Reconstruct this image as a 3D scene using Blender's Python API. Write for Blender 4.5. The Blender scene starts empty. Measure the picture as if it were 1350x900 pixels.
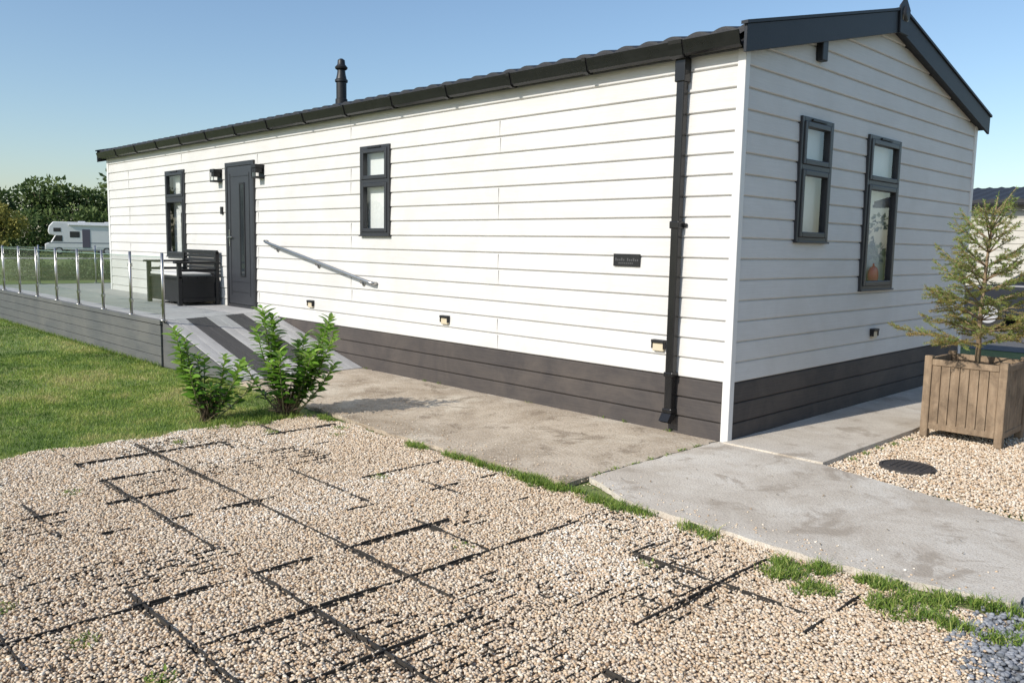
import bpy, math, numpy as np
from mathutils import Matrix, Vector
rs=np.random.RandomState(7)
scene=bpy.context.scene
COL=scene.collection
# ---------------------------------------------------------------- materials
def rgba(c): return (c[0],c[1],c[2],1)
def M(name,c1,c2=None,scale=5,rough=.6,bump=0,bscale=40,stretch=(1,1,1),metal=0,spec=.5,c3=None,scale2=.6,mix2=.5,bdist=.01,coat=0,speck=None,speck2=None,c4=None,scale4=.5,c5=None,scale5=1):
    m=bpy.data.materials.new(name); m.use_nodes=True; nt=m.node_tree; N=nt.nodes; Lk=nt.links
    b=N['Principled BSDF']; b.inputs['Roughness'].default_value=rough; b.inputs['Metallic'].default_value=metal
    b.inputs['Specular IOR Level'].default_value=spec; b.inputs['Coat Weight'].default_value=coat
    b.inputs['Base Color'].default_value=rgba(c1)
    if c2 is None and not bump: return m
    tc=N.new('ShaderNodeTexCoord'); mp=N.new('ShaderNodeMapping'); mp.inputs['Scale'].default_value=stretch
    Lk.new(tc.outputs['Object'],mp.inputs['Vector'])
    if c2 is not None:
        n=N.new('ShaderNodeTexNoise'); n.inputs['Scale'].default_value=scale; n.inputs['Detail'].default_value=8; n.inputs['Roughness'].default_value=.65
        Lk.new(mp.outputs[0],n.inputs['Vector'])
        r=N.new('ShaderNodeValToRGB'); r.color_ramp.elements[0].color=rgba(c1); r.color_ramp.elements[1].color=rgba(c2)
        r.color_ramp.elements[0].position=.3; r.color_ramp.elements[1].position=.7
        Lk.new(n.outputs['Fac'],r.inputs['Fac']); out=r.outputs['Color']
        for (cc,ss,mm,lo,hi) in ((c3,scale2,mix2,.42,.66),(c4,scale4,.7,.5,.6),(c5,scale5,.75,.54,.62)):
            if cc is None: continue
            n2=N.new('ShaderNodeTexNoise'); n2.inputs['Scale'].default_value=ss; n2.inputs['Detail'].default_value=8; n2.inputs['Roughness'].default_value=.7
            n2.inputs['Distortion'].default_value=.6
            Lk.new(tc.outputs['Object'],n2.inputs['Vector'])
            r2=N.new('ShaderNodeValToRGB'); r2.color_ramp.elements[0].position=lo; r2.color_ramp.elements[1].position=hi
            r2.color_ramp.elements[0].color=(0,0,0,1); r2.color_ramp.elements[1].color=(mm,mm,mm,1)
            Lk.new(n2.outputs['Fac'],r2.inputs['Fac'])
            mx=N.new('ShaderNodeMixRGB'); mx.inputs['Color2'].default_value=rgba(cc)
            Lk.new(r2.outputs['Color'],mx.inputs['Fac']); Lk.new(out,mx.inputs['Color1']); out=mx.outputs['Color']
        for sp in (speck,speck2):
            if sp is None: continue
            v=N.new('ShaderNodeTexNoise'); v.inputs['Scale'].default_value=sp[1]; v.inputs['Detail'].default_value=5
            Lk.new(tc.outputs['Object'],v.inputs['Vector'])
            r3=N.new('ShaderNodeValToRGB'); r3.color_ramp.elements[0].position=.56; r3.color_ramp.elements[1].position=.66
            r3.color_ramp.elements[0].color=(0,0,0,1); r3.color_ramp.elements[1].color=(.75,.75,.75,1)
            Lk.new(v.outputs['Fac'],r3.inputs['Fac'])
            mx=N.new('ShaderNodeMixRGB'); mx.inputs['Color2'].default_value=rgba(sp[0])
            Lk.new(r3.outputs['Color'],mx.inputs['Fac']); Lk.new(out,mx.inputs['Color1']); out=mx.outputs['Color']
        Lk.new(out,b.inputs['Base Color'])
    if bump:
        n3=N.new('ShaderNodeTexNoise'); n3.inputs['Scale'].default_value=bscale; n3.inputs['Detail'].default_value=6
        Lk.new(mp.outputs[0],n3.inputs['Vector'])
        bp=N.new('ShaderNodeBump'); bp.inputs['Strength'].default_value=bump; bp.inputs['Distance'].default_value=bdist
        Lk.new(n3.outputs['Fac'],bp.inputs['Height']); Lk.new(bp.outputs[0],b.inputs['Normal'])
    return m
def tintmat(name,cols,attr='tint',typ='GEOMETRY',rough=.5,spec=.4,trans=0):
    m=bpy.data.materials.new(name); m.use_nodes=True; nt=m.node_tree; N=nt.nodes; Lk=nt.links
    b=N['Principled BSDF']; b.inputs['Roughness'].default_value=rough; b.inputs['Specular IOR Level'].default_value=spec
    a=N.new('ShaderNodeAttribute'); a.attribute_name=attr; a.attribute_type=typ
    r=N.new('ShaderNodeValToRGB'); e=r.color_ramp.elements
    while len(e)<len(cols): e.new(.5)
    for i,c in enumerate(cols): e[i].position=i/(len(cols)-1); e[i].color=rgba(c)
    Lk.new(a.outputs['Fac'],r.inputs['Fac']); Lk.new(r.outputs[0],b.inputs['Base Color'])
    if trans:
        t=N.new('ShaderNodeBsdfTranslucent'); Lk.new(r.outputs[0],t.inputs['Color'])
        mx=N.new('ShaderNodeMixShader'); mx.inputs[0].default_value=trans
        Lk.new(b.outputs[0],mx.inputs[1]); Lk.new(t.outputs[0],mx.inputs[2]); Lk.new(mx.outputs[0],N['Material Output'].inputs['Surface'])
    return m
def glassmat(name,tint=(.9,.93,.93),rough=0.0,add=.06):
    m=bpy.data.materials.new(name); m.use_nodes=True; nt=m.node_tree; N=nt.nodes; Lk=nt.links
    N.remove(N['Principled BSDF'])
    t=N.new('ShaderNodeBsdfTransparent'); t.inputs[0].default_value=rgba(tint)
    g=N.new('ShaderNodeBsdfGlossy'); g.inputs['Roughness'].default_value=rough
    lw=N.new('ShaderNodeLayerWeight'); lw.inputs['Blend'].default_value=.5
    p=N.new('ShaderNodeMath'); p.operation='POWER'; p.inputs[1].default_value=4.5; Lk.new(lw.outputs['Facing'],p.inputs[0])
    ad=N.new('ShaderNodeMath'); ad.operation='ADD'; ad.inputs[1].default_value=add; ad.use_clamp=True
    Lk.new(p.outputs[0],ad.inputs[0])
    mx=N.new('ShaderNodeMixShader'); Lk.new(ad.outputs[0],mx.inputs[0]); Lk.new(t.outputs[0],mx.inputs[1]); Lk.new(g.outputs[0],mx.inputs[2])
    Lk.new(mx.outputs[0],N['Material Output'].inputs['Surface'])
    return m
m_side=M('siding_offwhite',(.60,.588,.568),(.665,.655,.635),scale=2.2,rough=.5,bump=.55,bscale=5,stretch=(1.2,1.2,45),bdist=.004,c3=(.545,.53,.50),scale2=1.3,mix2=.55,spec=.35)
m_skirt=M('skirt_boards',(.050,.044,.043),(.076,.067,.063),scale=3,rough=.65,bump=.3,bscale=5,stretch=(1,1,40),bdist=.004,c3=(.12,.10,.085),scale2=1.7,mix2=.55,spec=.25)
m_trim=M('white_trim',(.72,.71,.69),(.66,.65,.63),scale=2,rough=.4)
m_anth=M('anthracite_upvc',(.024,.025,.029),(.030,.031,.035),scale=8,rough=.4,bump=.1,bscale=90)
m_fascia=M('fascia_dark',(.017,.020,.026),(.023,.026,.032),scale=4,rough=.5,bump=.1,bscale=60,spec=.3)
m_gut=M('gutter_black',(.010,.010,.011),(.016,.016,.017),scale=6,rough=.25,spec=.4)
m_roof=M('roof_tiles',(.020,.021,.024),(.034,.034,.037),scale=8,rough=.55,bump=.2,bscale=80,spec=.35)
m_black=M('black_paint',(.012,.012,.013),(.019,.019,.02),scale=9,rough=.45,spec=.4)
m_steel=M('stainless_steel',(.52,.51,.49),(.42,.41,.40),scale=10,rough=.34,metal=1)
m_glass=glassmat('window_glass',(.93,.95,.95),add=.10)
m_fglass=glassmat('fence_glass',(.88,.92,.90),add=.08)
m_blind=M('blind_fabric',(.72,.72,.7),(.78,.78,.76),scale=6,rough=.8)
m_room=M('room_wall',(.16,.15,.14),(.2,.19,.17),scale=2,rough=.9)
m_conc1=M('concrete_old',(.43,.35,.26),(.56,.475,.37),scale=2.5,rough=.95,bump=.7,bscale=60,bdist=.010,c3=(.27,.205,.14),scale2=1.4,mix2=.85,speck=((.22,.175,.13),55),speck2=((.66,.60,.50),110),c4=(.62,.55,.44),scale4=.9,c5=(.22,.17,.12),scale5=3.3,spec=.2)
m_conc2=M('concrete_pale',(.53,.47,.395),(.64,.585,.50),scale=2.0,rough=.95,bump=.55,bscale=70,bdist=.008,c3=(.38,.32,.25),scale2=1.7,mix2=.6,speck=((.38,.325,.265),80),speck2=((.28,.24,.19),170),c4=(.66,.615,.54),scale4=1.1,c5=(.34,.285,.225),scale5=2.7,spec=.2)
m_deckL=M('decking_light',(.39,.385,.375),(.48,.47,.46),scale=4,rough=.7,bump=.3,bscale=12,stretch=(1,30,1),c3=(.30,.29,.275),scale2=2,spec=.25)
m_deckD=M('decking_dark',(.055,.053,.053),(.085,.082,.08),scale=4,rough=.65,bump=.3,bscale=12,stretch=(1,30,1),spec=.25)
m_deckF=M('decking_fascia',(.080,.085,.088),(.12,.125,.125),scale=3,rough=.6,bump=.3,bscale=8,stretch=(1,1,30),c3=(.17,.165,.15),scale2=1.2,mix2=.6,spec=.3)
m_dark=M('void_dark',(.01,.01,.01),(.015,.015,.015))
m_wood=M('weathered_wood',(.22,.155,.10),(.36,.27,.185),scale=6,rough=.85,bump=.6,bscale=20,stretch=(6,6,.6),c3=(.13,.095,.065),scale2=5,mix2=.8,spec=.2)
m_bark=M('bark',(.13,.09,.06),(.22,.16,.11),scale=20,rough=.9,bump=.6,bscale=60)
m_soil=M('soil',(.06,.045,.03),(.12,.09,.06),scale=30,rough=1,bump=1,bscale=60,bdist=.02)
m_brass=M('lamp_cream',(.55,.47,.32),(.6,.53,.4),scale=9,rough=.45)
m_iron=M('cast_iron',(.035,.032,.03),(.07,.06,.055),scale=25,rough=.6,bump=.8,bscale=160,bdist=.004)
m_red=M('red_enamel',(.55,.006,.012),(.48,.005,.01),scale=5,rough=.3)
m_white=M('vehicle_white',(.72,.72,.72),(.68,.68,.69),scale=2,rough=.3,coat=.3)
m_carpaint=M('car_paint',(.03,.033,.04),(.035,.038,.045),scale=2,rough=.25,coat=1)
m_tyre=M('tyre',(.02,.02,.02),(.03,.03,.03),scale=20,rough=.8)
m_vglass=M('vehicle_glass',(.02,.025,.03),(.03,.035,.04),scale=2,rough=.08)
m_plastic=M('grid_plastic',(.014,.013,.012),(.055,.045,.034),scale=14,rough=.75)
# ---------------------------------------------------------------- object helpers
def empty(name,loc=(0,0,0),rotz=0,local=False):
    e=bpy.data.objects.new(name,None); e.location=loc; e.rotation_euler=(0,0,rotz); e.empty_display_size=.2
    COL.objects.link(e); e['local']=1 if local else 0
    return e
def link(o,parent):
    COL.objects.link(o)
    if parent is not None:
        o.parent=parent
        if not parent['local']: o.matrix_parent_inverse=Matrix.Translation(-Vector(parent.location))
    return o
def mesh(name,V,F,mat,parent=None,smooth=False,bevel=0,seg=2):
    me=bpy.data.meshes.new(name); me.from_pydata([tuple(map(float,v)) for v in V],[],F); 
    me.materials.append(mat)
    if smooth: me.polygons.foreach_set('use_smooth',[True]*len(me.polygons))
    me.update()
    o=bpy.data.objects.new(name,me); link(o,parent)
    if bevel:
        b=o.modifiers.new('b','BEVEL'); b.width=bevel; b.segments=seg; b.limit_method='ANGLE'
    return o
BF=[(0,3,2,1),(4,5,6,7),(0,1,5,4),(1,2,6,5),(2,3,7,6),(3,0,4,7)]
def bv(x0,x1,y0,y1,z0,z1):
    if x0>x1:x0,x1=x1,x0
    if y0>y1:y0,y1=y1,y0
    return [(x0,y0,z0),(x1,y0,z0),(x1,y1,z0),(x0,y1,z0),(x0,y0,z1),(x1,y0,z1),(x1,y1,z1),(x0,y1,z1)]
def box(name,x0,x1,y0,y1,z0,z1,mat,parent=None,bevel=.004):
    return mesh(name,bv(x0,x1,y0,y1,z0,z1),BF,mat,parent,bevel=bevel)
def boxes(name,L,mat,parent=None,bevel=.003):
    V=[];F=[]
    for b in L:
        n=len(V); V+=bv(*b); F+=[tuple(i+n for i in f) for f in BF]
    return mesh(name,V,F,mat,parent,bevel=bevel)
def tubes(name,paths,mat,parent=None,seg=8,smooth=True):
    V=[];F=[]
    for pts,rad in paths:
        pts=[Vector(p) for p in pts]; n0=len(V)
        for i,p in enumerate(pts):
            d=(pts[min(i+1,len(pts)-1)]-pts[max(i-1,0)]).normalized()
            up=Vector((0,0,1)) if abs(d.z)<.9 else Vector((1,0,0))
            s=d.cross(up).normalized(); t=d.cross(s)
            r=rad[i] if hasattr(rad,'__len__') else rad
            for k in range(seg):
                a=2*math.pi*k/seg; V.append(p+s*math.cos(a)*r+t*math.sin(a)*r)
        for i in range(len(pts)-1):
            for k in range(seg):
                a=n0+i*seg+k; b=n0+i*seg+(k+1)%seg
                F.append((a,b,b+seg,a+seg))
        F.append(tuple(n0+k for k in range(seg))[::-1]); F.append(tuple(n0+(len(pts)-1)*seg+k for k in range(seg)))
    return mesh(name,V,F,mat,parent,smooth=smooth)
def lathe(name,prof,c,mat,parent=None,seg=24,sy=1):
    V=[];F=[]
    for r,z in prof:
        for k in range(seg):
            a=2*math.pi*k/seg; V.append((c[0]+r*math.cos(a),c[1]+r*math.sin(a)*sy,c[2]+z))
    for i in range(len(prof)-1):
        for k in range(seg):
            a=i*seg+k;b=i*seg+(k+1)%seg; F.append((a,b,b+seg,a+seg))
    F.append(tuple(range(seg))[::-1]); F.append(tuple((len(prof)-1)*seg+k for k in range(seg)))
    o=mesh(name,V,F,mat,parent,smooth=True)
    o.modifiers.new('e','EDGE_SPLIT').split_angle=math.radians(40)
    return o
def trimesh(name,V,T,mat,parent=None,tint=None,smooth=False):
    V=np.ascontiguousarray(V,dtype=np.float32); T=np.ascontiguousarray(T,dtype=np.int32)
    me=bpy.data.meshes.new(name); me.vertices.add(len(V)); me.vertices.foreach_set('co',V.ravel())
    me.loops.add(T.size); me.loops.foreach_set('vertex_index',T.ravel())
    me.polygons.add(len(T)); me.polygons.foreach_set('loop_start',np.arange(0,T.size,3,dtype=np.int32))
    try: me.polygons.foreach_set('loop_total',np.full(len(T),3,dtype=np.int32))
    except Exception: pass
    if smooth: me.polygons.foreach_set('use_smooth',np.ones(len(T),dtype=bool))
    if tint is not None:
        a=me.attributes.new('tint','FLOAT','POINT'); a.data.foreach_set('value',np.asarray(tint,dtype=np.float32))
    me.materials.append(mat); me.update(calc_edges=True)
    o=bpy.data.objects.new(name,me); link(o,parent); return o
def nrm(a): return a/np.maximum(np.linalg.norm(a,axis=1,keepdims=True),1e-9)
def leafmesh(name,P,D,Nn,Ln,W,mat,parent,tint,fold=.25,droop=.15):
    n=len(P); D=nrm(D); S=nrm(np.cross(D,Nn)); U=np.cross(S,D); Ln=Ln[:,None]; W=W[:,None]
    b=P; m=P+D*Ln*.5; l=P+D*Ln*.45+S*W*.5+U*W*fold; r=P+D*Ln*.45-S*W*.5+U*W*fold; t=P+D*Ln-U*Ln*droop
    V=np.stack([b,m,l,r,t],1).reshape(-1,3); i=np.arange(n)[:,None]*5
    T=np.concatenate([i+np.array([0,1,2]),i+np.array([2,1,4]),i+np.array([0,3,1]),i+np.array([1,3,4])],0)
    return trimesh(name,V,T,mat,parent,np.repeat(tint,5))
def bigleaf(name,P,D,Nn,Ln,W,mat,parent,tint,fold=.2,droop=.2):
    n=len(P); D=nrm(D); S=nrm(np.cross(D,Nn)); U=np.cross(S,D); Ln=Ln[:,None]; W=W[:,None]
    ts=[0,.18,.42,.68,.88,1]; ws=[.0,.34,.5,.44,.22,0]
    vs=[]
    for t,w in zip(ts,ws):
        m=P+D*Ln*t-U*Ln*droop*t*t
        if w==0: vs.append(m)
        else: vs+= [m,m+S*W*w+U*W*w*fold*2,m-S*W*w+U*W*w*fold*2]
    V=np.stack(vs,1); k=V.shape[1]; V=V.reshape(-1,3); i=np.arange(n)[:,None]*k
    tr=[(0,1,2),(0,3,1)]
    for s in range(3):
        a=1+3*s; b=a+3; tr+=[(a,b,b+1),(a,b+1,a+1),(a,a+2,b+2),(a,b+2,b)]
    a=10; tr+=[(a,13,a+1),(a,a+2,13)]
    T=np.concatenate([i+np.array(q) for q in tr],0)
    return trimesh(name,V,T,mat,parent,np.repeat(tint,k),smooth=False)
def blades(name,P,H,W,mat,parent,tint,lean=.5):
    n=len(P); a=rs.rand(n)*6.283; S=np.stack([np.cos(a),np.sin(a),np.zeros(n)],1); b=rs.rand(n)*6.283
    Lv=np.stack([np.cos(b),np.sin(b),np.zeros(n)],1)*(rs.rand(n)*lean)[:,None]*H[:,None]
    up=np.array([0,0,1.])
    v0=P-S*W[:,None]/2; v1=P+S*W[:,None]/2; md=P+Lv*.35+up*H[:,None]*.6; v2=md-S*W[:,None]*.35; v3=md+S*W[:,None]*.35; v4=P+Lv+up*H[:,None]*.95
    V=np.stack([v0,v1,v2,v3,v4],1).reshape(-1,3); i=np.arange(n)[:,None]*5
    T=np.concatenate([i+np.array([0,1,3]),i+np.array([0,3,2]),i+np.array([2,3,4])],0)
    return trimesh(name,V,T,mat,parent,np.repeat(tint,5))
def vnoise(x,y,s,seed=0):
    r=np.random.RandomState(seed); G=r.rand(64,64)
    X=x/s; Y=y/s; xi=np.floor(X).astype(int); yi=np.floor(Y).astype(int); fx=X-xi; fy=Y-yi
    fx=fx*fx*(3-2*fx); fy=fy*fy*(3-2*fy)
    g=lambda a,b:G[a%64,b%64]
    return (g(xi,yi)*(1-fx)+g(xi+1,yi)*fx)*(1-fy)+(g(xi,yi+1)*(1-fx)+g(xi+1,yi+1)*fx)*fy
def upts(n,x0,x1,y0,y1): return rs.uniform(x0,x1,n),rs.uniform(y0,y1,n)
# ================================================================ GROUND
def sheet(name,pts,z,mat,parent=None):
    return mesh(name,[(p[0],p[1],z) for p in pts],[tuple(range(len(pts)))],mat,parent)
m_field=M('field_grass',(.10,.155,.035),(.17,.215,.06),scale=1.2,rough=.95,bump=.8,bscale=40,bdist=.03,c3=(.23,.22,.09),scale2=.25,mix2=.6)
sheet('ground',[(-500,-300),(300,-300),(300,500),(-500,500)],-.04,m_field)
def gravelmat(name,cols,scale=70):
    m=bpy.data.materials.new(name); m.use_nodes=True; nt=m.node_tree; N=nt.nodes; Lk=nt.links
    b=N['Principled BSDF']; b.inputs['Roughness'].default_value=.85
    tc=N.new('ShaderNodeTexCoord'); v=N.new('ShaderNodeTexVoronoi'); v.inputs['Scale'].default_value=scale
    Lk.new(tc.outputs['Object'],v.inputs['Vector'])
    sp=N.new('ShaderNodeSeparateColor'); Lk.new(v.outputs['Color'],sp.inputs[0])
    r=N.new('ShaderNodeValToRGB'); e=r.color_ramp.elements
    while len(e)<len(cols): e.new(.5)
    for i,c in enumerate(cols): e[i].position=i/(len(cols)-1); e[i].color=rgba(c)
    Lk.new(sp.outputs[0],r.inputs['Fac'])
    r2=N.new('ShaderNodeValToRGB'); r2.color_ramp.elements[0].position=.35; r2.color_ramp.elements[0].color=(1,1,1,1); r2.color_ramp.elements[1].position=.75; r2.color_ramp.elements[1].color=(.5,.44,.38,1)
    Lk.new(v.outputs['Distance'],r2.inputs['Fac'])
    mx=N.new('ShaderNodeMixRGB'); mx.blend_type='MULTIPLY'; mx.inputs[0].default_value=1
    Lk.new(r.outputs[0],mx.inputs[1]); Lk.new(r2.outputs[0],mx.inputs[2]); Lk.new(mx.outputs[0],b.inputs['Base Color'])
    bp=N.new('ShaderNodeBump'); bp.invert=True; bp.inputs['Distance'].default_value=.010; bp.inputs['Strength'].default_value=.6
    Lk.new(v.outputs['Distance'],bp.inputs['Height']); Lk.new(bp.outputs[0],b.inputs['Normal'])
    return m
gc=[(.34,.235,.15),(.56,.42,.275),(.66,.54,.39),(.48,.38,.28),(.78,.69,.56),(.61,.49,.365),(.55,.38,.23),(.84,.79,.70)]
gg=[(.12,.13,.14),(.22,.23,.25),(.32,.33,.35),(.18,.19,.21)]
m_grav=gravelmat('gravel_gold',gc); m_gravG=gravelmat('gravel_grey',gg,50)
m_gravP=tintmat('pebbles_gold',gc,rough=.75,spec=.3); m_gravPG=tintmat('pebbles_grey',gg,rough=.8,spec=.3)
m_asph=M('asphalt',(.10,.10,.10),(.15,.145,.14),scale=30,rough=.95,bump=.5,bscale=120)
ph=(1+5**.5)/2
ICO=np.array([(-1,ph,0),(1,ph,0),(-1,-ph,0),(1,-ph,0),(0,-1,ph),(0,1,ph),(0,-1,-ph),(0,1,-ph),(ph,0,-1),(ph,0,1),(-ph,0,-1),(-ph,0,1)])/math.sqrt(1+ph*ph)
ICT=np.array([(0,11,5),(0,5,1),(0,1,7),(0,7,10),(0,10,11),(1,5,9),(5,11,4),(11,10,2),(10,7,6),(7,1,8),(3,9,4),(3,4,2),(3,2,6),(3,6,8),(3,8,9),(4,9,5),(2,4,11),(6,2,10),(8,6,7),(9,8,1)])
def pebbles(P,size,tint,mat,e):
    n=len(P); sc=size[:,None]*np.stack([rs.uniform(.85,1.4,n),rs.uniform(.75,1.1,n),rs.uniform(.5,.85,n)],1)
    V=ICO[None]*sc[:,None,:]*rs.uniform(.88,1.1,(n,12,1))
    a=rs.normal(0,.35,n); c,s=np.cos(a)[:,None],np.sin(a)[:,None]
    y,z=V[:,:,1].copy(),V[:,:,2].copy(); V[:,:,1]=y*c-z*s; V[:,:,2]=y*s+z*c
    a=rs.rand(n)*6.283; c,s=np.cos(a)[:,None],np.sin(a)[:,None]
    x,y=V[:,:,0].copy(),V[:,:,1].copy(); V[:,:,0]=x*c-y*s; V[:,:,1]=x*s+y*c
    V+=P[:,None,:]
    T=(np.arange(n)[:,None,None]*12+ICT[None]).reshape(-1,3)
    trimesh('pebbles',V.reshape(-1,3),T,mat,e,np.repeat(tint,12),smooth=True)
def gravel(name,base,z,matb,matp,P,size,tint,loc):
    e=empty(name,loc)
    sheet('gravel_bed_surface',base,z,matb,e)
    pebbles(P,size,tint,matp,e)
    return e
n=215000; x,y=upts(n,-3.15,2.75,-5.6,-1.8)
edge=-3.08+.05*np.sin(y*5)+.04*np.sin(y*13)+.10*(vnoise(y,y*0,.5,77)-.5)
k=(x>edge)&(x<2.5+.12*np.sin(y*4)+rs.normal(0,.06,n))&(y<-1.86+.03*np.sin(x*7)+.05*(vnoise(x,x*0,.3,78)-.5))
gy=np.abs(((y+3.455+.25)%.505)-.25); gx=np.abs(((x-.95+.25)%.5)-.25)
def gm(x,y): return vnoise(x,y,.6,3)*.6+vnoise(x,y,.17,8)*.4
msk=gm(x,y)>.53
k&=~((np.minimum(gx,gy)<.010)&msk&(rs.rand(n)<.7))
k&=~((x<-1.2)&(y<-5.2))
x=x[k];y=y[k]; n=len(x)
tint=np.clip(rs.beta(1.5,1.3,n)-.20*(vnoise(x,y,.8,5)-.5)*2-.12*(vnoise(x,y,.25,6)-.5)*2,0,1)
P=np.stack([x,y,-.031+rs.uniform(.0,.008,n)+.007*vnoise(x,y,.3,9)],1)
drv=gravel('gravel_driveway',[(-3.1,-12),(2.48,-12),(2.48,-1.84),(-3.1,-1.84)],-.034,m_grav,m_gravP,P,rs.uniform(.0045,.0090,n),tint,(0,-4,0))
n=18000; x,y=upts(n,2.35,4.2,-4.2,-1.4); k=x>2.47+.12*np.sin(y*4)+rs.normal(0,.05,n); x=x[k];y=y[k];n=len(x)
gravel('gravel_lane',[(2.48,-14),(9,-14),(9,-.3),(2.48,-.3)],-.0335,m_gravG,m_gravPG,np.stack([x,y,-.03+rs.uniform(0,.012,n)],1),rs.uniform(.007,.014,n),rs.rand(n),(3.5,-3,0))
n=42000; x,y=upts(n,.82,3.6,-.55,3.0); k=y>-.06-.27*(x-.8); x=x[k];y=y[k];n=len(x)
gravel('gravel_bed',[(.8,-.1),(9,-.29),(9,9),(.8,9)],-.033,m_grav,m_gravP,np.stack([x,y,-.03+rs.uniform(0,.012,n)],1),rs.uniform(.006,.011,n),np.clip(rs.beta(1.7,1.2,n),0,1),(2,2,0))
sheet('access_road',[(-30,9.2),(30,9.2),(30,16.4),(-30,16.4)],-.032,m_asph)
# plastic grid edges, partly buried
V=[];F=[]
def strip(x0,y0,x1,y1,w,z0,z1):
    n=len(V)
    if abs(x1-x0)>abs(y1-y0): V.extend(bv(x0,x1,y0-w/2,y0+w/2,z0,z1))
    else: V.extend(bv(x0-w/2,x0+w/2,y0,y1,z0,z1))
    F.extend([tuple(i+n for i in f) for f in BF])
def vis(x,y): return gm(np.array([x]),np.array([y]))[0]
force=[('x',-3.96,-1.6,-.5),('x',-3.45,-2.3,.75),('y',.95,-4.4,-3.5),('y',.45,-3.5,-2.3),('x',-3.98,.42,.78),('x',-2.95,-1.6,-.9),('y',-1.05,-2.7,-2.1),('y',-.05,-3.4,-2.9),('y',1.45,-3.1,-2.0),('x',-4.46,.1,.95)]
def forced(kind,c,t): return any(k_==kind and abs(c-q)<.05 and a<=t<=b for k_,q,a,b in force)
def zt_(v): return -.0175+.009*min(1,max(0,(v-.48)*5))+rs.uniform(-.002,.002)
for j in range(-8,4):
    Y0=-3.455+j*.505
    if Y0>-1.95: continue
    t=-2.9
    while t<2.3:
        l=rs.uniform(.03,.11); v=vis(t+l/2,Y0); fo=forced('x',Y0,t)
        if fo: v=max(v,.54)+.08
        if v>.53: strip(t,Y0+rs.normal(0,.0015),t+l,Y0,rs.uniform(.004,.0085),-.03,zt_(v))
        if v>.62: strip(t,Y0-.022,t+l*.8,Y0-.022,.004,-.03,-.014)
        t+=l+rs.uniform(0,.02)
for i in range(-8,4):
    X0=.95+i*.5; t=-6
    if X0<-2.9: continue
    while t<-1.95:
        l=rs.uniform(.03,.11); v=vis(X0,t+l/2)
        if forced('y',X0,t): v=max(v,.54)+.08
        if v>.53: strip(X0,t,X0,min(t+l,-1.95),rs.uniform(.004,.0085),-.03,zt_(v))
        if v>.62: strip(X0+.022,t,X0+.022,min(t+l*.8,-1.95),.004,-.03,-.014)
        t+=l+rs.uniform(0,.02)
for X0 in np.arange(-2.9,2.3,.0625):
    for Y0 in np.arange(-5.4,-2,.0625):
        v=vnoise(np.array([X0]),np.array([Y0]),.45,21)[0]*.55+vnoise(np.array([X0]),np.array([Y0]),1.1,33)[0]*.45
        z=-.0180+rs.uniform(0,.004); hot=(1.15<X0<1.55 and -3.0<Y0<-2.1 and v>.3)
        if v>.60 or hot:
            if hot: z+=.002
            if rs.rand()<.65: strip(X0,Y0,X0,Y0+rs.uniform(.03,.066),.0035,-.03,z)
            if rs.rand()<.15: strip(X0,Y0,X0+.06,Y0,.0035,-.03,z)
mesh('plastic_grid',V,F,m_plastic,drv)
def slab(name,poly,z0,z1,mat,j=.012,step=.05):
    pts=[]
    for i in range(len(poly)):
        a=np.array(poly[i],float); b=np.array(poly[(i+1)%len(poly)],float); L=np.linalg.norm(b-a); k=max(1,int(L/step)); nn=np.array([b[1]-a[1],a[0]-b[0]])/L
        for t in range(k): pts.append(a+(b-a)*t/k+nn*rs.normal(0,j))
    n=len(pts); V=[(p[0],p[1],z0) for p in pts]+[(p[0],p[1],z1) for p in pts]
    F=[tuple(range(n,2*n))]+[(i,(i+1)%n,n+(i+1)%n,n+i) for i in range(n)]
    return mesh(name,V,F,mat,None)
slab('concrete_path',[(-4.95,-1.62),(-3.3,-1.74),(-1.9,-1.84),(-.07,-1.80),(-.07,-.01),(-5.2,-.01)],-.035,-.004,m_conc1)
slab('concrete_path',[(-.05,-1.60),(.5,-1.84),(1.7,-1.86),(2.46,-1.72),(2.52,-.52),(.83,-.09),(-.04,-.05)],-.035,.001,m_conc2,j=.006)
slab('concrete_path',[(0.02,-.07),(.82,-.07),(.84,5.9),(0.02,5.9)],-.035,.012,m_conc2,j=.003,step=.2)
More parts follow.
